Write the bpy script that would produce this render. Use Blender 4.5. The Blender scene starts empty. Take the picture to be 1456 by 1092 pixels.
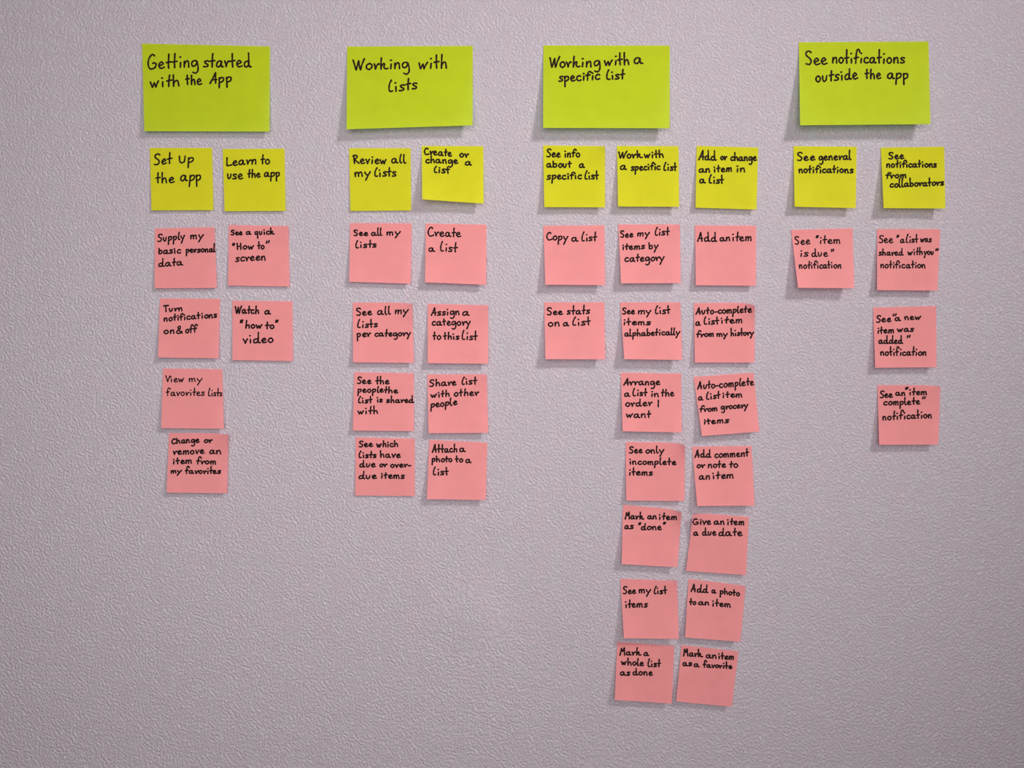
import bpy, math, random
from mathutils import Vector

# ------------------------------------------------------------------ camera, light, exposure
SC = bpy.context.scene
COL = SC.collection
W, H = 1456.0, 1092.0
DIST = 1.05                       # camera to wall, metres
MMPX = 0.00087                    # metres per pixel on the wall
CZ = 1.50                         # camera height
FPX = DIST / MMPX                 # focal length in pixels

cam_d = bpy.data.cameras.new('camera')
cam = bpy.data.objects.new('camera', cam_d)
COL.objects.link(cam)
cam_d.sensor_width = 36.0
cam_d.lens = 36.0 * FPX / W
cam_d.clip_start = 0.01
cam.location = (0, -DIST, CZ)
cam.rotation_euler = (math.radians(90), 0, 0)
SC.camera = cam

world = bpy.data.worlds.new('room_light')
SC.world = world
world.use_nodes = True
bg = world.node_tree.nodes['Background']
bg.inputs[0].default_value = (0.98, 0.93, 1.0, 1)
bg.inputs[1].default_value = 0.10


def area_light(name, loc, target, sx, sy, power, color, spread=180):
    d = bpy.data.lights.new(name, 'AREA')
    d.shape = 'RECTANGLE'
    d.size, d.size_y = sx, sy
    d.energy = power
    d.color = color
    d.spread = math.radians(spread)
    o = bpy.data.objects.new(name, d)
    COL.objects.link(o)
    o.location = loc
    o.rotation_euler = (Vector(target) - Vector(loc)).to_track_quat('-Z', 'Y').to_euler()
    return o


# a broad soft fill added behind the camera and a ceiling lamp up to the right
area_light('front_fill', (-0.04, -1.55, CZ + 0.18), (-0.01, 0, CZ + 0.13), 1.25, 1.05, 8.4, (1.0, 0.95, 0.96), 110)
area_light('ceiling_lamp', (1.62, -1.8, CZ + 1.62), (-0.10, 0, CZ + 0.12), 0.42, 0.42, 4.7, (1.0, 0.95, 0.95), 52)

SC.view_settings.view_transform = 'Standard'
SC.view_settings.look = 'None'
SC.view_settings.exposure = -0.01
SC.view_settings.gamma = 1.0
SC.view_settings.use_curve_mapping = False


# ------------------------------------------------------------------ materials
def new_mat(name):
    m = bpy.data.materials.new(name)
    m.use_nodes = True
    nt = m.node_tree
    for n in list(nt.nodes):
        nt.nodes.remove(n)
    out = nt.nodes.new('ShaderNodeOutputMaterial')
    return m, nt, out


def wall_material():
    m, nt, out = new_mat('rough_plaster')
    N, L = nt.nodes, nt.links
    p = N.new('ShaderNodeBsdfPrincipled')
    p.inputs['Roughness'].default_value = 0.85
    p.inputs['Specular IOR Level'].default_value = 0.25
    L.new(p.outputs[0], out.inputs[0])
    tc = N.new('ShaderNodeTexCoord')

    def mapped(rot, scale):
        a = N.new('ShaderNodeMapping')
        a.inputs['Rotation'].default_value = (0, rot, 0)
        L.new(tc.outputs['Object'], a.inputs['Vector'])
        b = N.new('ShaderNodeMapping')
        b.inputs['Scale'].default_value = scale
        L.new(a.outputs[0], b.inputs['Vector'])
        return b

    def noise(vec, scale, detail, rough, dist=0.0):
        n = N.new('ShaderNodeTexNoise')
        n.inputs['Scale'].default_value = scale
        n.inputs['Detail'].default_value = detail
        n.inputs['Roughness'].default_value = rough
        n.inputs['Distortion'].default_value = dist
        L.new(vec, n.inputs['Vector'])
        return n

    # trowelled grain: long worm-like ridges that run down to the right
    m1 = mapped(math.radians(-55), (1.0, 1.0, 1.3))
    n1 = noise(m1.outputs[0], 285.0, 3.0, 0.6, 0.1)
    m2 = mapped(math.radians(-40), (1.0, 1.0, 1.3))
    n2 = noise(m2.outputs[0], 620.0, 2.0, 0.5, 0.2)
    n3 = noise(tc.outputs['Object'], 38.0, 2.0, 0.5)
    r1 = N.new('ShaderNodeMapRange')
    r1.interpolation_type = 'SMOOTHSTEP'
    r1.inputs['From Min'].default_value = 0.34
    r1.inputs['From Max'].default_value = 0.66
    L.new(n1.outputs['Fac'], r1.inputs['Value'])
    mx = N.new('ShaderNodeMath'); mx.operation = 'MULTIPLY_ADD'
    L.new(n2.outputs['Fac'], mx.inputs[0]); mx.inputs[1].default_value = 0.75
    L.new(r1.outputs[0], mx.inputs[2])
    mx2 = N.new('ShaderNodeMath'); mx2.operation = 'MULTIPLY_ADD'
    L.new(n3.outputs['Fac'], mx2.inputs[0]); mx2.inputs[1].default_value = 0.8
    L.new(mx.outputs[0], mx2.inputs[2])
    b = N.new('ShaderNodeBump')
    b.inputs['Strength'].default_value = 1.0
    b.inputs['Distance'].default_value = 0.00138
    L.new(mx2.outputs[0], b.inputs['Height'])
    L.new(b.outputs[0], p.inputs['Normal'])
    # the paint's faint mottling
    c = noise(tc.outputs['Object'], 45.0, 2.0, 0.6)
    cr = N.new('ShaderNodeValToRGB')
    cr.color_ramp.elements[0].position = 0.36
    cr.color_ramp.elements[0].color = (0.580, 0.535, 0.582, 1)
    cr.color_ramp.elements[1].position = 0.64
    cr.color_ramp.elements[1].color = (0.600, 0.522, 0.566, 1)
    L.new(c.outputs['Fac'], cr.inputs[0])
    L.new(cr.outputs[0], p.inputs['Base Color'])
    return m


def paper_material(name, col, through):
    m, nt, out = new_mat(name)
    N, L = nt.nodes, nt.links
    d = N.new('ShaderNodeBsdfPrincipled')
    d.inputs['Roughness'].default_value = 0.75
    d.inputs['Specular IOR Level'].default_value = 0.2
    t = N.new('ShaderNodeBsdfTranslucent')
    mix = N.new('ShaderNodeMixShader')
    mix.inputs[0].default_value = 0.43
    L.new(d.outputs[0], mix.inputs[1]); L.new(t.outputs[0], mix.inputs[2])
    L.new(mix.outputs[0], out.inputs[0])
    tc = N.new('ShaderNodeTexCoord')
    n = N.new('ShaderNodeTexNoise')
    n.inputs['Scale'].default_value = 60.0
    n.inputs['Detail'].default_value = 4.0
    L.new(tc.outputs['Object'], n.inputs['Vector'])
    cr = N.new('ShaderNodeValToRGB')
    cr.color_ramp.elements[0].position = 0.3
    cr.color_ramp.elements[0].color = tuple(c * 0.96 for c in col) + (1,)
    cr.color_ramp.elements[1].position = 0.7
    cr.color_ramp.elements[1].color = tuple(min(1, c * 1.03) for c in col) + (1,)
    L.new(n.outputs['Fac'], cr.inputs[0])
    L.new(cr.outputs[0], d.inputs['Base Color'])
    t.inputs['Color'].default_value = through + (1,)      # the dye lets its own hue through
    n2 = N.new('ShaderNodeTexNoise')
    n2.inputs['Scale'].default_value = 900.0
    L.new(tc.outputs['Object'], n2.inputs['Vector'])
    b = N.new('ShaderNodeBump')
    b.inputs['Strength'].default_value = 0.3
    b.inputs['Distance'].default_value = 0.0001
    L.new(n2.outputs['Fac'], b.inputs['Height'])
    L.new(b.outputs[0], d.inputs['Normal'])
    return m


def ink_material():
    m, nt, out = new_mat('black_marker_ink')
    N, L = nt.nodes, nt.links
    p = N.new('ShaderNodeBsdfPrincipled')
    n = N.new('ShaderNodeTexNoise')
    n.inputs['Scale'].default_value = 300.0
    tc = N.new('ShaderNodeTexCoord')
    L.new(tc.outputs['Object'], n.inputs['Vector'])
    cr = N.new('ShaderNodeValToRGB')
    cr.color_ramp.elements[0].color = (0.008, 0.004, 0.004, 1)
    cr.color_ramp.elements[1].color = (0.022, 0.010, 0.009, 1)
    L.new(n.outputs['Fac'], cr.inputs[0])
    L.new(cr.outputs[0], p.inputs['Base Color'])
    p.inputs['Roughness'].default_value = 0.8
    p.inputs['Specular IOR Level'].default_value = 0.1
    L.new(p.outputs[0], out.inputs[0])
    return m


M_WALL = wall_material()
M_LIME = paper_material('lime_paper', (0.625, 0.67, 0.012), (0.66, 0.97, 0.60))
M_YELLOW = paper_material('yellow_paper', (0.74, 0.72, 0.018), (0.90, 0.90, 0.40))
M_PINK = paper_material('pink_paper', (0.93, 0.375, 0.352), (0.95, 0.68, 0.80))
M_INK = ink_material()


# ------------------------------------------------------------------ the wall
def px_to_wall(px, py, lift=0.0):
    """a point `lift` metres in front of the wall, seen at photograph pixel px, py"""
    k = (DIST - lift) / FPX
    return Vector(((px - W / 2) * k, -lift, CZ - (py - H / 2) * k))


def build_wall():
    def axis(lo, hi, a, b, step, coarse):
        v, x = [], lo
        while x < a - 1e-6:
            v.append(x); x += coarse
        x = a
        while x < b - 1e-6:
            v.append(x); x += step
        x = b
        while x < hi - 1e-6:
            v.append(x); x += coarse
        v.append(hi)
        return v
    xs = axis(-2.4, 2.4, -0.8, 0.8, 0.008, 0.2)
    zs = axis(0.0, 2.6, CZ - 0.6, CZ + 0.6, 0.008, 0.15)
    c1 = px_to_wall(668, 880)
    c2 = px_to_wall(690, 1000)
    fx = []
    for x in xs:
        for z in zs:
            y = 0.0
            for c, amp, sg in ((c1, 0.0034, 0.030), (c2, 0.0008, 0.05)):
                r2 = (x - c.x) ** 2 + (z - c.z) ** 2
                y -= amp * math.exp(-r2 / (2 * sg * sg))
            fx.append((x, y, z))
    nz = len(zs)
    faces = []
    for i in range(len(xs) - 1):
        for j in range(nz - 1):
            a = i * nz + j
            faces.append((a, a + nz, a + nz + 1, a + 1))
    n0 = len(fx)
    # back and edges make it a solid slab
    fx += [(-2.4, 0.2, 0), (2.4, 0.2, 0), (2.4, 0.2, 2.6), (-2.4, 0.2, 2.6)]
    faces.append((n0, n0 + 3, n0 + 2, n0 + 1))
    me = bpy.data.meshes.new('wall_back')
    me.from_pydata(fx, [], faces)
    me.polygons.foreach_set('use_smooth', [True] * len(me.polygons))
    me.materials.append(M_WALL)
    o = bpy.data.objects.new('wall_back', me)
    o['kind'] = 'structure'
    COL.objects.link(o)


build_wall()

# ------------------------------------------------------------------ the pen's alphabet
# baseline 0, x-height 1, ascenders and capitals 1.9; '|' strokes are lists of points
GL = {
 'a': (1.0, [[(.64,.90),(.36,1.0),(.08,.62),(.10,.18),(.30,.02),(.52,.28),(.66,.88)],[(.66,.88),(.66,.35),(.76,.04),(.90,.08)]]),
 'b': (.82, [[(.12,1.9),(.10,1.0),(.10,.05)],[(.12,.60),(.38,.98),(.64,.74),(.60,.22),(.32,0),(.10,.10)]]),
 'c': (.76, [[(.62,.84),(.42,1.0),(.12,.72),(.08,.28),(.30,0),(.68,.14)]]),
 'd': (1.0, [[(.60,.80),(.36,.92),(.08,.55),(.12,.10),(.34,0),(.58,.30),(.66,1.0),(.68,1.9)],[(.66,1.0),(.67,.25),(.78,.0),(.92,.06)]]),
 'e': (.80, [[(.12,.46),(.45,.58),(.58,.80),(.38,1.02),(.13,.76),(.09,.28),(.34,0),(.70,.16)]]),
 'f': (.66, [[(.78,1.62),(.62,1.92),(.36,1.78),(.26,1.2),(.22,0)],[(.0,.95),(.58,1.06)]]),
 'g': (.90, [[(.66,.88),(.36,1.0),(.08,.62),(.16,.14),(.40,.12),(.62,.50),(.68,.88)],[(.68,.88),(.78,.05),(.72,-.60),(.46,-.86),(.16,-.72)]]),
 'h': (.86, [[(.14,1.9),(.12,1.0),(.12,0)],[(.12,.48),(.36,.92),(.58,.84),(.64,.42),(.68,.0)]]),
 'i': (.46, [[(.20,.78),(.18,0)],[(.12,1.42),(.20,1.44)]]),
 'k': (.92, [[(.14,1.9),(.10,1.0),(.10,0)],[(.12,.46),(.38,.94),(.52,.76),(.44,.34),(.60,.03),(.92,.10)]]),
 'l': (.42, [[(.16,1.9),(.08,1.1),(.09,.25),(.20,.0),(.34,.06)]]),
 '(': (.58, [[(.34,1.9),(.12,1.35),(.02,.70),(.06,.16),(.24,0),(.44,.10)]]),
 'm': (1.12, [[(.08,.92),(.10,0)],[(.10,.52),(.30,.98),(.46,.80),(.48,.02)],[(.48,.52),(.70,.98),(.88,.80),(.92,0)]]),
 'n': (.82, [[(.08,.92),(.10,0)],[(.10,.50),(.35,.98),(.55,.80),(.62,0)]]),
 'o': (.80, [[(.40,1.0),(.12,.78),(.08,.28),(.34,0),(.62,.24),(.66,.70),(.42,1.0),(.30,.95)]]),
 'p': (.82, [[(.12,.95),(.10,.2),(.08,-.85)],[(.12,.66),(.38,1.0),(.66,.80),(.58,.32),(.30,.06),(.12,.14)]]),
 'q': (.86, [[(.62,.88),(.36,1.0),(.08,.65),(.12,.20),(.34,.12),(.58,.50),(.64,.92)],[(.64,.92),(.62,.0),(.58,-.90)]]),
 'r': (.66, [[(.04,.92),(.16,.40),(.20,.04)],[(.20,.04),(.34,.62),(.56,.94),(.62,.84)]]),
 's': (.74, [[(.62,.90),(.38,1.0),(.14,.80),(.30,.56),(.55,.36),(.46,.06),(.06,.06)]]),
 't': (.64, [[(.30,1.85),(.26,.9),(.28,0)],[(.02,.92),(.58,1.04)]]),
 'u': (.80, [[(.08,.95),(.10,.28),(.28,0),(.50,.25),(.62,.95)]]),
 'v': (.72, [[(.04,.95),(.20,.42),(.28,0)],[(.28,0),(.44,.55),(.62,.98)]]),
 'w': (1.08, [[(.02,.90),(.12,.40),(.22,.02)],[(.22,.02),(.34,.40),(.48,.72)],[(.48,.72),(.54,.35),(.62,.02)],[(.62,.02),(.76,.5),(.96,1.0)]]),
 'y': (.80, [[(.06,.95),(.16,.45),(.40,.22)],[(.74,.98),(.42,.12),(.06,-.82)]]),
 'G': (1.15, [[(.82,1.70),(.60,1.9),(.22,1.50),(.03,.80),(.16,.14),(.52,0),(.88,.22),(1.0,.62)],[(1.0,.62),(.80,.80),(.60,.72)]]),
 'W': (1.28, [[(.0,1.72),(.14,.9),(.28,.05)],[(.28,.05),(.46,.8),(.62,1.55)],[(.62,1.55),(.68,.7),(.78,.04)],[(.78,.04),(1.0,1.0),(1.28,1.9)]]),
 'S': (.92, [[(.74,1.66),(.50,1.88),(.14,1.66),(.18,1.25),(.56,.85),(.70,.40),(.46,.02),(.08,.12)]]),
 'L': (.82, [[(.14,1.9),(.10,1.0),(.08,.05)],[(.08,.05),(.40,.02),(.78,.14)]]),
 'A': (.98, [[(.0,.02),(.28,.85),(.60,1.9)],[(.60,1.9),(.66,.9),(.72,.02)],[(.18,.62),(.50,.68),(.84,.66)]]),
 'R': (.92, [[(.12,1.8),(.10,.9),(.14,0)],[(.0,1.66),(.40,1.9),(.62,1.45),(.18,.92)],[(.18,.92),(.5,.45),(.86,.04)]]),
 'C': (.92, [[(.74,1.62),(.52,1.88),(.18,1.45),(.04,.72),(.20,.10),(.50,0),(.86,.22)]]),
 'V': (.80, [[(.0,1.8),(.16,.9),(.32,.04)],[(.32,.04),(.54,.9),(.80,1.75)]]),
 'T': (.86, [[(.0,1.78),(.45,1.88),(.92,1.84)],[(.40,1.80),(.38,.9),(.36,0)]]),
 'M': (1.10, [[(.0,.02),(.16,1.0),(.24,1.75)],[(.24,1.75),(.36,1.3),(.50,.95)],[(.50,.95),(.62,1.4),(.78,1.9)],[(.78,1.9),(.84,.9),(.88,.04)]]),
 'H': (.90, [[(.10,1.8),(.09,.9),(.08,0)],[(.70,1.8),(.69,.9),(.66,0)],[(.10,.85),(.40,.92),(.68,.95)]]),
 'U': (.85, [[(.04,1.8),(.08,.45),(.32,0),(.60,.4),(.68,1.8)]]),
 'I': (.25, [[(.16,1.9),(.12,.9),(.08,0)]]),
 '-': (.62, [[(.06,.46),(.30,.48),(.52,.50)]]),
 '&': (1.0, [[(.92,.50),(.60,.04),(.16,.06),(.08,.50),(.40,.98),(.66,1.42),(.50,1.86),(.24,1.62),(.38,1.0),(.66,.42),(.98,.04)]]),
 '"': (.60, [[(.16,1.0),(.06,.1)],[(.52,1.0),(.38,.1)]]),
}


def smooth(pts, n=5):
    if len(pts) < 3:
        (x0, y0), (x1, y1) = pts
        return [(x0 + (x1 - x0) * i / 3.0, y0 + (y1 - y0) * i / 3.0) for i in range(4)]
    P = [pts[0]] + list(pts) + [pts[-1]]
    out = []
    for i in range(1, len(P) - 2):
        p0, p1, p2, p3 = P[i - 1], P[i], P[i + 1], P[i + 2]
        for k in range(n):
            t = k / n
            q = []
            for c in (0, 1):
                q.append(0.5 * (2 * p1[c] + (p2[c] - p0[c]) * t + (2 * p0[c] - 5 * p1[c] + 4 * p2[c] - p3[c]) * t * t
                                + (3 * p1[c] - p0[c] - 3 * p2[c] + p3[c]) * t ** 3))
            out.append(tuple(q))
    out.append(pts[-1])
    return out


# ------------------------------------------------------------------ sticky notes
class Note:
    """a sheet held by its top edge and lifting towards the bottom"""

    def __init__(s, q, lift, lift_r=None, curl=0.0, curl_l=0.0, dip=0.0):
        s.q, s.l0, s.l1 = q, lift * 0.001, (lift if lift_r is None else lift_r) * 0.001
        s.curl, s.curl_l, s.dip = curl * 0.0015, curl_l * 0.0015, dip

    def pix(s, u, v):
        (ax, ay), (bx, by), (cx, cy), (dx, dy) = s.q
        x = (ax * (1 - u) + bx * u) * (1 - v) + (dx * (1 - u) + cx * u) * v
        y = (ay * (1 - u) + by * u) * (1 - v) + (dy * (1 - u) + cy * u) * v
        if s.dip:
            y -= s.dip * 1.45 * (u - u ** 8) * (1 - v) ** 2 if s.dip > 0 else -s.dip * 1.45 * ((1 - u) - (1 - u) ** 8) * (1 - v) ** 2
        return x, y

    def lift(s, u, v):
        L = s.l0 * (1 - u) + s.l1 * u
        g = max(0.0, (v - 0.10) / 0.90)
        z = 0.0007 + L * g ** 1.25
        z += L * 0.10 * (2 * u - 1) ** 2 * v
        if s.curl:
            z += s.curl * max(0.0, u - 0.45) ** 3 / 0.166 * max(0.0, 1 - v * 1.7) ** 1.5
        if s.curl_l:
            z += s.curl_l * max(0.0, 0.55 - u) ** 3 / 0.166 * max(0.0, 1 - v * 1.7) ** 1.5
        return z

    def uv(s, px, py):
        u = v = 0.5
        for _ in range(8):
            x, y = s.pix(u, v)
            e = 1e-3
            xu, yu = s.pix(u + e, v); xv, yv = s.pix(u, v + e)
            a, b, c, d = (xu - x) / e, (xv - x) / e, (yu - y) / e, (yv - y) / e
            det = a * d - b * c
            rx, ry = px - x, py - y
            u = min(1.03, max(0.0, u + (d * rx - b * ry) / det)); v = min(1.03, max(0.0, v + (a * ry - c * rx) / det))
        return u, v

    def point(s, u, v, off=0.0):
        x, y = s.pix(u, v)
        return px_to_wall(x, y, s.lift(u, v) + off)


THICK = 0.00018
NG = 22


def note_mesh(n, org, mat):
    vs, fs = [], []
    for layer in (0.0, THICK):
        for j in range(NG + 1):
            for i in range(NG + 1):
                vs.append(n.point(i / NG, j / NG, layer) - org)
    K = (NG + 1) * (NG + 1)
    idx = lambda i, j, l: l * K + j * (NG + 1) + i
    for j in range(NG):
        for i in range(NG):
            fs.append((idx(i, j, 1), idx(i, j + 1, 1), idx(i + 1, j + 1, 1), idx(i + 1, j, 1)))
            fs.append((idx(i, j, 0), idx(i + 1, j, 0), idx(i + 1, j + 1, 0), idx(i, j + 1, 0)))
    nsm = len(fs)
    for i in range(NG):
        fs.append((idx(i, 0, 0), idx(i, 0, 1), idx(i + 1, 0, 1), idx(i + 1, 0, 0)))
        fs.append((idx(i, NG, 1), idx(i, NG, 0), idx(i + 1, NG, 0), idx(i + 1, NG, 1)))
        fs.append((idx(0, i, 1), idx(0, i, 0), idx(0, i + 1, 0), idx(0, i + 1, 1)))
        fs.append((idx(NG, i, 0), idx(NG, i, 1), idx(NG, i + 1, 1), idx(NG, i + 1, 0)))
    me = bpy.data.meshes.new('sticky_note')
    me.from_pydata(vs, [], fs)
    me.polygons.foreach_set('use_smooth', [k < nsm for k in range(len(fs))])
    me.materials.append(mat)
    me.set_sharp_from_angle(angle=math.radians(40))
    return me


def word_strokes(word, xl, xr, b0, b1, xh, asc, rng):
    """strokes of one word in photograph pixels"""
    x = 0.0
    raw = []
    for k, ch in enumerate(word):
        if ch == 'l' and k == 0:
            ch = '('
        adv, strokes = GL[ch]
        js, jy, jr = rng.uniform(.95, 1.06), rng.uniform(-.05, .05), rng.uniform(-.06, .06)
        for st in strokes:
            raw.append([(x + px * js + py * jr, py, ch.isupper() or ch in '&I', jy) for px, py in st])
        x += adv * js + rng.uniform(.06, .14)
    x0 = min(p[0] for s_ in raw for p in s_); x1 = max(p[0] for s_ in raw for p in s_)
    k = (xr - xl) / max(0.05, x1 - x0)
    if len(word) == 1 and word == 'I':
        k = xh
    out = []
    ratio = asc / xh
    for s_ in raw:
        pts = []
        for px, py, cap, jy in s_:
            X = xl + (px - x0) * k
            if cap:
                yy = py * ratio / 1.9
            elif py > 1.5 or (py > 1.05):
                yy = 1 + (py - 1) * (ratio - 1) / 0.9
            else:
                yy = py
            if yy < -0.3:
                yy *= 1.2
            yy += jy
            base = b0 + (b1 - b0) * (X - xl) / max(1e-6, xr - xl)
            pts.append((X, base - yy * xh))
        out.append(smooth(pts))
    return out


def ribbon(vs, fs, note, org, pts, r, rng):
    """one pen stroke laid on the sheet, round at both ends"""
    n = len(pts)
    rad = [r * (1.0 + 0.10 * math.sin(i * 0.9 + rng.random())) for i in range(n)]
    dirs = []
    for i in range(n):
        a, b = pts[max(0, i - 1)], pts[min(n - 1, i + 1)]
        dx, dy = b[0] - a[0], b[1] - a[1]
        L = math.hypot(dx, dy) or 1.0
        dirs.append((dx / L, dy / L))
    ring = []

    def add(px, py):
        u, v = note.uv(px, py)
        x, y = note.pix(u, v)
        vs.append(px_to_wall(x, y, note.lift(u, v) + THICK + 0.00010) - org)
        return len(vs) - 1
    sides = []
    for (x, y), (dx, dy), w in zip(pts, dirs, rad):
        sides.append((add(x - dy * w, y + dx * w), add(x + dy * w, y - dx * w)))
    for a, b in zip(sides[:-1], sides[1:]):
        fs.append((a[0], b[0], b[1], a[1]))
    for end, sgn in ((0, -1), (n - 1, 1)):
        (x, y), (dx, dy), w = pts[end], dirs[end], rad[end]
        a0 = math.atan2(dy * sgn, dx * sgn)
        cap = []
        for k in range(1, 6):
            t = a0 - math.pi / 2 + math.pi * k / 6
            cap.append(add(x + math.cos(t) * w, y + math.sin(t) * w))
        s0, s1 = (sides[end][1], sides[end][0]) if sgn > 0 else (sides[end][0], sides[end][1])
        poly = [s0] + cap + [s1]
        fs.append(tuple(poly))


def make_note(kind, frame, corners, lines, lift, label, pen=None, lift_r=None, curl=0.0, curl_l=0.0, dip=0.0):
    ox, oy, s = frame
    q = [(ox + x / s, oy + y / s) for x, y in corners]
    n = Note(q, lift, lift_r, curl, curl_l, dip)
    org = n.point(0.5, 0.0)
    org = Vector((org.x, 0.0, org.z))
    mat, colour, group = {'lime': (M_LIME, 'large lime green', 'lime header notes along the top'),
                          'yellow': (M_YELLOW, 'small yellow', 'yellow notes in the second row'),
                          'pink': (M_PINK, 'pink', 'pink notes in columns under the yellow ones')}[kind]
    o = bpy.data.objects.new('sticky_note', note_mesh(n, org, mat))
    COL.objects.link(o)
    o.location = org
    o['label'] = colour + ' sticky note reading ' + label
    o['category'] = 'sticky note'
    o['group'] = group
    rng = random.Random(label)
    r = (pen or {'lime': 1.25, 'yellow': 1.15, 'pink': 1.08}[kind])
    for ln in lines:
        vs, fs = [], []
        for w in ln:
            word, xl, xr, b0, b1, xh, top = w
            asc = ((b0 + b1) / 2 - top) if top else xh * 1.9
            for st in word_strokes(word, ox + xl / s + r * .6, ox + xr / s - r * .6, oy + b0 / s - r * .5, oy + b1 / s - r * .5,
                                   xh / s - r * .6, asc / s - r * .6, rng):
                ribbon(vs, fs, n, org, st, r, rng)
        me = bpy.data.meshes.new('handwriting')
        me.from_pydata(vs, [], fs)
        me.materials.append(M_INK)
        c = bpy.data.objects.new('handwriting', me)
        COL.objects.link(c)
        c.parent = o
    return o


S1, S2, S3, S4, S5 = 6.0667, 6.3304, 6.618, 9.93, 5.747
# each word: text, left, right, baseline at left, at right, x-height, top of its tall letters
# ---- four large lime headers
make_note('lime', (190, 50, S1), [(72, 72), (1177, 97), (1172, 832), (92, 828)], [
    [('Getting', 120, 560, 294, 276, 58, 155), ('started', 600, 1018, 277, 280, 58, 155)],
    [('with', 140, 395, 456, 440, 56, 345), ('the', 445, 590, 427, 432, 52, 345), ('App', 655, 845, 420, 408, 48, 320)]],
    7, 'Getting started with the App')
make_note('lime', (470, 50, S1), [(143, 98), (1227, 92), (1225, 778), (137, 812)], [
    [('Working', 190, 682, 304, 288, 55, 195), ('with', 760, 1003, 294, 290, 60, 170)],
    [('lists', 500, 748, 492, 468, 55, 378)]],
    13, 'Working with Lists')
make_note('lime', (750, 50, S1), [(137, 88), (1228, 90), (1226, 803), (135, 800)], [
    [('Working', 190, 630, 284, 272, 52, 182), ('with', 660, 878, 265, 258, 50, 152), ('a', 918, 997, 252, 252, 55, 0)],
    [('specific', 268, 628, 404, 385, 48, 318), ('list', 680, 842, 385, 378, 45, 295)]],
    14, 'Working with a specific list')
make_note('lime', (1110, 40, S1), [(157, 122), (1275, 115), (1292, 828), (168, 838)], [
    [('See', 215, 403, 320, 315, 58, 195), ('notifications', 445, 1072, 305, 306, 52, 182)],
    [('outside', 302, 668, 470, 440, 55, 362), ('the', 725, 868, 438, 442, 50, 355), ('app', 920, 1100, 440, 442, 52, 0)]],
    17, 'See notifications outside the app')
# ---- yellow second row
make_note('yellow', (200, 200, S2), [(82, 65), (642, 65), (655, 625), (97, 628)], [
    [('Set', 120, 285, 224, 205, 48, 112), ('Up', 345, 478, 202, 198, 48, 132)],
    [('the', 135, 305, 384, 380, 50, 285), ('app', 358, 542, 368, 365, 55, 0)]],
    3, 'Set Up the app')
make_note('yellow', (200, 200, S2), [(738, 75), (1295, 72), (1305, 632), (755, 635)], [
    [('Learn', 772, 1040, 230, 213, 45, 145), ('to', 1080, 1162, 210, 212, 45, 125)],
    [('use', 780, 922, 346, 350, 48, 0), ('the', 962, 1080, 336, 332, 40, 258), ('app', 1112, 1252, 328, 325, 42, 0)]],
    3, 'Learn to use the app')
make_note('yellow', (480, 200, S2), [(103, 68), (657, 68), (662, 628), (115, 632)], [
    [('Review', 135, 440, 207, 212, 44, 130), ('all', 485, 618, 204, 203, 45, 125)],
    [('my', 152, 298, 328, 320, 42, 0), ('lists', 332, 528, 327, 322, 45, 243)]],
    2, 'Review all my lists', curl=1.5)
make_note('yellow', (480, 200, S2), [(757, 47), (1312, 50), (1315, 567), (762, 528)], [
    [('Create', 778, 1030, 126, 144, 38, 72), ('or', 1098, 1182, 150, 152, 36, 0)],
    [('change', 792, 1085, 202, 210, 36, 142), ('a', 1148, 1208, 225, 225, 36, 0)],
    [('list', 868, 1010, 290, 298, 40, 235)]],
    15, 'Create or change a list, its lower edge slanting', lift_r=11)
make_note('yellow', (760, 200, S2), [(78, 42), (635, 50), (635, 600), (88, 598)], [
    [('See', 108, 235, 152, 150, 40, 74), ('info', 270, 410, 150, 150, 40, 78)],
    [('about', 108, 335, 243, 243, 38, 185), ('a', 402, 453, 246, 246, 38, 0)],
    [('specific', 110, 428, 352, 346, 40, 285), ('list', 452, 578, 350, 350, 40, 270)]],
    8, 'See info about a specific list', curl=4.0)
make_note('yellow', (760, 200, S2), [(742, 47), (1297, 50), (1302, 595), (752, 592)], [
    [('Work', 755, 975, 160, 157, 40, 92), ('with', 985, 1163, 157, 156, 38, 88)],
    [('a', 772, 830, 264, 264, 42, 0), ('specific', 868, 1135, 272, 264, 38, 200), ('list', 1162, 1282, 270, 272, 38, 195)]],
    9, 'Work with a specific list', curl=1.5)
make_note('yellow', (970, 200, S2), [(130, 47), (685, 62), (668, 620), (120, 603)], [
    [('Add', 145, 310, 178, 178, 42, 90), ('or', 345, 405, 178, 178, 36, 0), ('change', 435, 672, 183, 182, 38, 108)],
    [('an', 150, 250, 288, 286, 36, 0), ('item', 283, 445, 286, 280, 36, 222), ('in', 490, 565, 282, 283, 38, 0)],
    [('a', 155, 212, 384, 384, 38, 0), ('list', 240, 375, 386, 388, 38, 308)]],
    6, 'Add or change an item in a list')
make_note('yellow', (1120, 200, S1), [(50, 48), (595, 52), (587, 582), (60, 570)], [
    [('See', 82, 238, 177, 170, 38, 98), ('general', 268, 550, 172, 166, 38, 85)],
    [('notifications', 95, 568, 280, 280, 36, 215)]],
    10, 'See general notifications')
make_note('yellow', (1120, 200, S1), [(803, 60), (1350, 52), (1360, 585), (828, 582)], [
    [('See', 870, 1005, 162, 160, 36, 100)],
    [('notifications', 852, 1285, 234, 232, 34, 170)],
    [('from', 845, 1022, 330, 322, 32, 275)],
    [('collaborators', 882, 1348, 406, 388, 34, 322)]],
    12, 'See notifications from collaborators')
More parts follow.
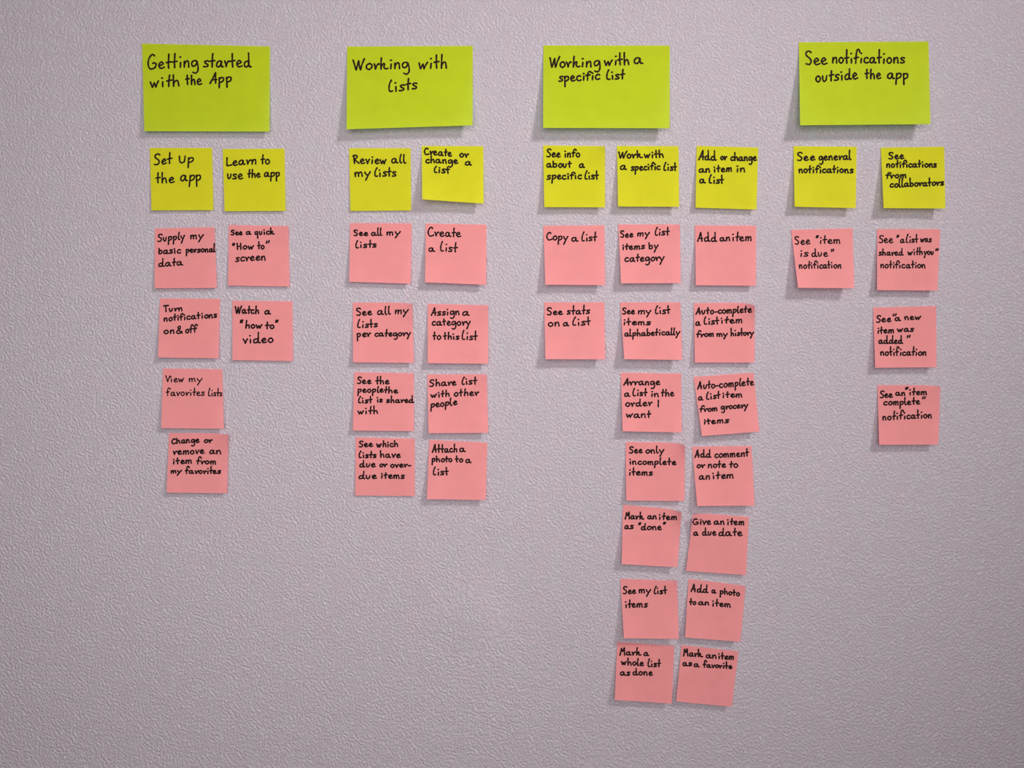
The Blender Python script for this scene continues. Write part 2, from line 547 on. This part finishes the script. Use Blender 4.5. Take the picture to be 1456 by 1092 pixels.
# ---- pink notes, first group
make_note('pink', (210, 315, S3), [(68, 65), (630, 52), (650, 625), (65, 628)], [
    [('Supply', 92, 350, 194, 168, 40, 108), ('my', 402, 528, 164, 162, 38, 0)],
    [('basic', 102, 315, 306, 302, 38, 250), ('personal', 360, 638, 296, 288, 34, 212)],
    [('data', 102, 332, 426, 414, 38, 345)]],
    4, 'Supply my basic personal data', curl=1.5)
make_note('pink', (210, 315, S3), [(763, 32), (1325, 42), (1335, 612), (757, 602)], [
    [('See', 782, 893, 130, 128, 32, 80), ('a', 925, 975, 126, 126, 32, 0), ('quick', 1005, 1195, 128, 122, 34, 62)],
    [('"', 795, 822, 230, 230, 25, 0), ('How', 838, 1000, 266, 262, 36, 200), ('to', 1032, 1098, 262, 262, 38, 190),
     ('"', 1112, 1148, 210, 205, 25, 0)],
    [('screen', 825, 1108, 380, 364, 42, 0)]],
    3, 'See a quick "How to" screen', curl=2.5)
make_note('pink', (210, 418, S3), [(115, 42), (682, 45), (668, 605), (97, 598)], [
    [('Turn', 145, 325, 170, 162, 32, 104)],
    [('notifications', 152, 652, 260, 224, 36, 178)],
    [('on', 152, 250, 378, 373, 36, 0), ('&', 270, 328, 374, 372, 38, 300), ('off', 355, 472, 370, 362, 38, 290)]],
    6, 'Turn notifications on & off', lift_r=4)
make_note('pink', (210, 418, S3), [(797, 62), (1362, 68), (1368, 632), (797, 622)], [
    [('Watch', 820, 1047, 187, 188, 40, 112), ('a', 1100, 1158, 194, 193, 38, 0)],
    [('"', 868, 898, 278, 275, 30, 0), ('how', 920, 1080, 326, 326, 38, 250), ('to', 1105, 1190, 330, 330, 38, 262),
     ('"', 1200, 1230, 272, 270, 24, 0)],
    [('video', 895, 1182, 466, 460, 45, 362)]],
    3, 'Watch a "how to" video', pen=1.15)
make_note('pink', (220, 520, S5), [(67, 22), (552, 28), (565, 515), (52, 510)], [
    [('View', 88, 240, 134, 134, 32, 80), ('my', 278, 390, 134, 132, 30, 0)],
    [('favorites', 92, 408, 247, 246, 32, 182), ('lists', 437, 552, 248, 250, 30, 182)]],
    6, 'View my favorites lists', pen=0.88)
make_note('pink', (220, 520, S5), [(117, 550), (602, 564), (592, 1042), (97, 1037)], [
    [('Change', 137, 367, 640, 628, 30, 590), ('or', 403, 472, 632, 630, 28, 0)],
    [('remove', 150, 408, 728, 720, 32, 0), ('an', 448, 542, 722, 722, 32, 0)],
    [('item', 150, 302, 806, 800, 30, 752), ('from', 340, 500, 806, 806, 28, 745)],
    [('my', 132, 222, 880, 878, 24, 0), ('favorites', 247, 542, 884, 884, 28, 822)]],
    5, 'Change or remove an item from my favorites', curl=4.0, dip=1.3)
# ---- second group
make_note('pink', (490, 310, S3), [(52, 47), (632, 50), (622, 618), (43, 600)], [
    [('See', 85, 222, 169, 168, 34, 110), ('all', 250, 355, 168, 166, 34, 94), ('my', 395, 528, 164, 162, 34, 0)],
    [('lists', 102, 300, 284, 278, 36, 208)]],
    6, 'See all my lists')
make_note('pink', (490, 310, S3), [(763, 50), (1335, 62), (1332, 628), (757, 605)], [
    [('Create', 782, 1097, 172, 180, 44, 88)],
    [('a', 790, 850, 318, 318, 38, 0), ('list', 900, 1065, 315, 322, 45, 225)]],
    9, 'Create a list')
make_note('pink', (490, 425, S3), [(77, 35), (637, 50), (652, 602), (80, 597)], [
    [('See', 110, 260, 158, 153, 38, 82), ('all', 308, 435, 150, 148, 42, 70), ('my', 475, 603, 142, 140, 38, 0)],
    [('lists', 120, 312, 273, 268, 36, 190)],
    [('per', 115, 248, 362, 358, 38, 0), ('category', 283, 622, 356, 350, 34, 285)]],
    6, 'See all my lists per category', curl=4.0, dip=1.6)
make_note('pink', (490, 425, S3), [(782, 45), (1350, 60), (1352, 610), (782, 605)], [
    [('Assign', 812, 1080, 158, 152, 38, 80), ('a', 1110, 1175, 158, 157, 40, 0)],
    [('category', 822, 1185, 252, 250, 40, 188)],
    [('to', 828, 908, 386, 386, 40, 312), ('this', 928, 1080, 384, 384, 36, 315), ('list', 1103, 1252, 386, 388, 40, 298)]],
    8, 'Assign a category to this list', curl=2.5)
make_note('pink', (490, 522, S3), [(90, 47), (652, 57), (652, 602), (78, 597)], [
    [('See', 118, 253, 160, 158, 36, 92), ('the', 290, 423, 164, 162, 36, 88)],
    [('people', 122, 368, 242, 240, 34, 182), ('the', 372, 505, 246, 246, 32, 185)],
    [('list', 128, 262, 340, 340, 34, 276), ('is', 302, 357, 332, 334, 32, 0), ('shared', 392, 652, 338, 336, 32, 270)],
    [('with', 122, 313, 444, 442, 34, 368)]],
    6, 'See the people the list is shared with')
make_note('pink', (490, 522, S3), [(778, 68), (1337, 68), (1352, 618), (790, 622)], [
    [('Share', 798, 1052, 186, 172, 38, 112), ('list', 1103, 1248, 166, 164, 40, 92)],
    [('with', 808, 988, 292, 276, 34, 222), ('other', 1030, 1265, 277, 268, 38, 205)],
    [('people', 808, 1062, 384, 356, 38, 298)]],
    8, 'Share list with other people', curl=2.0)
make_note('pink', (490, 615, S3), [(103, 45), (660, 57), (660, 598), (100, 592)], [
    [('See', 133, 268, 138, 136, 34, 78), ('which', 298, 503, 140, 136, 36, 78)],
    [('lists', 133, 300, 241, 240, 34, 174), ('have', 333, 527, 238, 238, 36, 172)],
    [('due', 140, 292, 328, 328, 36, 265), ('or', 328, 403, 326, 324, 30, 0), ('over-', 432, 627, 332, 328, 32, 0)],
    [('due', 133, 303, 438, 436, 36, 365), ('items', 345, 565, 434, 436, 36, 378)]],
    2, 'See which lists have due or over-due items')
make_note('pink', (490, 615, S3), [(797, 68), (1343, 95), (1327, 635), (775, 627)], [
    [('Attach', 822, 1060, 192, 186, 38, 110), ('a', 1080, 1138, 186, 185, 38, 0)],
    [('photo', 820, 1012, 277, 279, 34, 222), ('to', 1038, 1115, 281, 281, 34, 218), ('a', 1138, 1193, 288, 288, 36, 0)],
    [('list', 832, 978, 403, 402, 38, 325)]],
    8, 'Attach a photo to a list')
# ---- third group
make_note('pink', (760, 310, S3), [(83, 72), (658, 68), (665, 632), (102, 627)], [
    [('Copy', 112, 318, 210, 212, 42, 135), ('a', 348, 412, 224, 224, 40, 0), ('list', 443, 590, 220, 216, 40, 130)]],
    10, 'Copy a list')
make_note('pink', (760, 420, S3), [(92, 65), (657, 65), (665, 602), (103, 600)], [
    [('See', 118, 268, 188, 183, 36, 112), ('stats', 303, 523, 182, 176, 38, 90)],
    [('on', 128, 235, 294, 293, 40, 0), ('a', 270, 325, 290, 289, 36, 0), ('list', 358, 528, 286, 280, 40, 203)]],
    11, 'See stats on a list')
make_note('pink', (760, 310, S3), [(788, 60), (1367, 60), (1377, 612), (815, 615)], [
    [('See', 808, 930, 187, 182, 36, 118), ('my', 968, 1085, 173, 170, 34, 0), ('list', 1133, 1272, 167, 164, 40, 88)],
    [('items', 828, 1040, 302, 293, 36, 240), ('by', 1073, 1167, 293, 290, 38, 230)],
    [('category', 848, 1223, 413, 404, 40, 338)]],
    10, 'See my list items by category', curl=2.5)
make_note('pink', (760, 420, S3), [(807, 65), (1373, 65), (1390, 608), (845, 600)], [
    [('See', 825, 945, 180, 178, 36, 116), ('my', 975, 1098, 178, 176, 36, 0), ('list', 1135, 1278, 176, 174, 40, 98)],
    [('items', 840, 1095, 281, 280, 34, 212)],
    [('alphabetically', 847, 1372, 389, 372, 34, 312)]],
    12, 'See my list items alphabetically', curl=2.5)
make_note('pink', (870, 520, S3), [(85, 65), (652, 75), (657, 628), (102, 617)], [
    [('Arrange', 108, 455, 188, 182, 38, 118)],
    [('a', 117, 172, 293, 292, 36, 0), ('list', 195, 335, 287, 286, 36, 213), ('in', 372, 440, 293, 293, 34, 0),
     ('the', 462, 587, 289, 289, 38, 222)],
    [('order', 128, 382, 386, 379, 38, 315), ('I', 432, 447, 390, 390, 36, 325)],
    [('want', 133, 370, 490, 492, 38, 422)]],
    10, 'Arrange a list in the order I want', curl=1.5)
make_note('pink', (870, 620, S3), [(130, 55), (688, 88), (683, 612), (135, 607)], [
    [('See', 162, 290, 163, 163, 36, 98), ('only', 318, 493, 166, 162, 36, 96)],
    [('incomplete', 165, 607, 269, 274, 34, 205)],
    [('items', 163, 385, 371, 372, 36, 298)]],
    6, 'See only incomplete items', curl=6.0, dip=2.6)
make_note('pink', (870, 715, S3), [(105, 18), (655, 95), (617, 605), (92, 577)], [
    [('Mark', 122, 305, 156, 156, 36, 86), ('an', 335, 420, 156, 156, 34, 0), ('item', 443, 610, 160, 160, 34, 94)],
    [('as', 120, 205, 248, 247, 36, 0), ('"', 250, 275, 210, 208, 22, 0), ('done', 275, 470, 256, 257, 36, 195),
     ('"', 482, 508, 206, 204, 22, 0)]],
    9, 'Mark an item as "done"', curl=7.0, dip=3.2)
make_note('pink', (860, 812, S3), [(145, 72), (680, 90), (697, 640), (180, 632)], [
    [('See', 170, 295, 218, 212, 36, 142), ('my', 320, 435, 210, 208, 36, 0), ('list', 462, 585, 217, 216, 36, 143)],
    [('items', 190, 405, 346, 341, 38, 266)]],
    11, 'See my list items, above Mark a whole list', curl=3.0)
make_note('pink', (860, 905, S3), [(118, 52), (655, 90), (630, 632), (93, 597)], [
    [('Mark', 138, 345, 180, 178, 36, 105), ('a', 365, 415, 186, 186, 34, 0)],
    [('whole', 152, 368, 270, 280, 36, 205), ('list', 403, 528, 288, 290, 36, 213)],
    [('as', 145, 240, 370, 370, 36, 0), ('done', 262, 452, 364, 370, 36, 303)]],
    8, 'Mark a whole list as done', curl=2.0)
make_note('pink', (870, 310, S3), [(783, 68), (1358, 72), (1355, 638), (790, 632)], [
    [('Add', 803, 990, 224, 222, 44, 135), ('an', 1015, 1112, 223, 216, 38, 0), ('item', 1133, 1313, 218, 216, 42, 130)]],
    7, 'Add an item')
make_note('pink', (870, 420, S3), [(772, 72), (1345, 98), (1342, 632), (782, 632)], [
    [('Auto-complete', 788, 1318, 182, 162, 38, 108)],
    [('a', 788, 835, 286, 285, 38, 0), ('list', 865, 1010, 276, 273, 38, 202), ('item', 1025, 1225, 266, 262, 36, 200)],
    [('from', 795, 958, 396, 389, 32, 328), ('my', 985, 1090, 389, 388, 30, 0), ('history', 1118, 1337, 386, 377, 32, 305)]],
    6, 'Auto-complete a list item from my history', curl=7.0, dip=3.4)
make_note('pink', (870, 520, S3), [(768, 105), (1335, 65), (1388, 620), (848, 662)], [
    [('Auto-complete', 803, 1337, 224, 184, 40, 132)],
    [('a', 812, 860, 330, 328, 36, 0), ('list', 888, 1022, 319, 310, 36, 243), ('item', 1042, 1225, 304, 298, 34, 243)],
    [('from', 825, 992, 439, 427, 32, 372), ('grocery', 1025, 1283, 415, 398, 34, 0)],
    [('items', 868, 1105, 553, 539, 34, 493)]],
    9, 'Auto-complete a list item from grocery items')
make_note('pink', (870, 620, S3), [(755, 100), (1315, 92), (1343, 655), (803, 658)], [
    [('Add', 778, 935, 204, 203, 40, 130), ('comment', 968, 1290, 206, 192, 38, 125)],
    [('or', 800, 878, 303, 302, 34, 0), ('note', 905, 1075, 301, 297, 36, 230), ('to', 1105, 1187, 299, 299, 38, 236)],
    [('an', 820, 922, 411, 409, 38, 0), ('item', 945, 1143, 406, 400, 38, 333)]],
    10, 'Add comment or note to an item')
make_note('pink', (870, 715, S3), [(762, 112), (1290, 133), (1262, 680), (698, 640)], [
    [('Give', 760, 935, 208, 206, 38, 150), ('an', 960, 1058, 208, 207, 36, 0), ('item', 1085, 1243, 209, 209, 36, 145)],
    [('a', 768, 815, 309, 308, 36, 0), ('due', 850, 985, 309, 309, 38, 238), ('date', 1005, 1230, 311, 313, 40, 238)]],
    4, 'Give an item a due date, top left corner curled', curl_l=7.0, dip=-2.4)
make_note('pink', (860, 812, S3), [(788, 72), (1325, 145), (1275, 665), (755, 625)], [
    [('Add', 808, 972, 198, 206, 38, 128), ('a', 1005, 1048, 211, 212, 34, 0), ('photo', 1082, 1270, 216, 238, 34, 168)],
    [('to', 795, 860, 320, 320, 32, 258), ('an', 880, 980, 322, 323, 32, 0), ('item', 1012, 1183, 332, 343, 34, 268)]],
    8, 'Add a photo to an item', curl=2.0, dip=0.8)
make_note('pink', (860, 905, S3), [(722, 80), (1258, 140), (1195, 662), (672, 612)], [
    [('Mark', 738, 925, 188, 196, 36, 120), ('an', 952, 1050, 204, 207, 34, 0), ('item', 1068, 1213, 212, 221, 34, 152)],
    [('as', 732, 822, 278, 281, 34, 0), ('a', 838, 890, 288, 290, 32, 0), ('favorite', 922, 1200, 292, 306, 30, 232)]],
    7, 'Mark an item as a favorite')
# ---- fourth group
make_note('pink', (1110, 315, S1), [(90, 72), (620, 58), (635, 575), (150, 572)], [
    [('See', 122, 255, 200, 198, 38, 128), ('"', 303, 328, 144, 142, 22, 0), ('item', 340, 513, 191, 191, 36, 120)],
    [('is', 172, 240, 304, 303, 36, 0), ('due', 267, 410, 304, 303, 36, 235), ('"', 435, 460, 262, 260, 22, 0)],
    [('notification', 158, 522, 407, 404, 34, 340)]],
    14, 'See "item is due" notification', pen=1.0)
make_note('pink', (1110, 315, S1), [(832, 65), (1378, 65), (1352, 595), (832, 592)], [
    [('See', 847, 970, 187, 185, 38, 120), ('"', 1000, 1022, 142, 140, 22, 0), ('a', 1032, 1070, 186, 185, 34, 0),
     ('list', 1080, 1187, 184, 181, 32, 108), ('was', 1205, 1303, 179, 178, 32, 0)],
    [('shared', 845, 1060, 296, 293, 32, 235), ('with', 1095, 1225, 291, 289, 32, 225), ('you', 1235, 1320, 288, 288, 32, 0),
     ('"', 1335, 1362, 256, 254, 20, 0)],
    [('notification', 862, 1248, 403, 403, 34, 338)]],
    8, 'See "a list was shared with you" notification', pen=1.0)
make_note('pink', (1220, 425, S4), [(213, 122), (1105, 100), (1107, 965), (243, 972)], [
    [('See', 258, 470, 338, 324, 55, 228), ('"', 490, 545, 248, 244, 32, 0), ('a', 520, 605, 312, 312, 50, 0),
     ('new', 655, 890, 300, 294, 50, 0)],
    [('item', 278, 505, 492, 482, 52, 388), ('was', 550, 790, 469, 463, 50, 0)],
    [('added', 290, 635, 636, 634, 55, 520), ('"', 690, 740, 552, 548, 34, 0)],
    [('notification', 315, 962, 803, 802, 56, 675)]],
    8, 'See "a new item was added" notification')
make_note('pink', (1220, 535, S4), [(275, 125), (1165, 148), (1130, 965), (298, 968)], [
    [('See', 308, 492, 309, 300, 54, 200), ('an', 528, 665, 278, 276, 50, 0), ('"', 665, 712, 192, 188, 34, 0),
     ('item', 725, 970, 268, 268, 52, 162)],
    [('complete', 360, 878, 414, 400, 55, 302), ('"', 905, 955, 325, 320, 32, 0)],
    [('notification', 345, 1040, 622, 592, 56, 478)]],
    9, 'See an "item complete" notification', curl=3.5, dip=1.6)
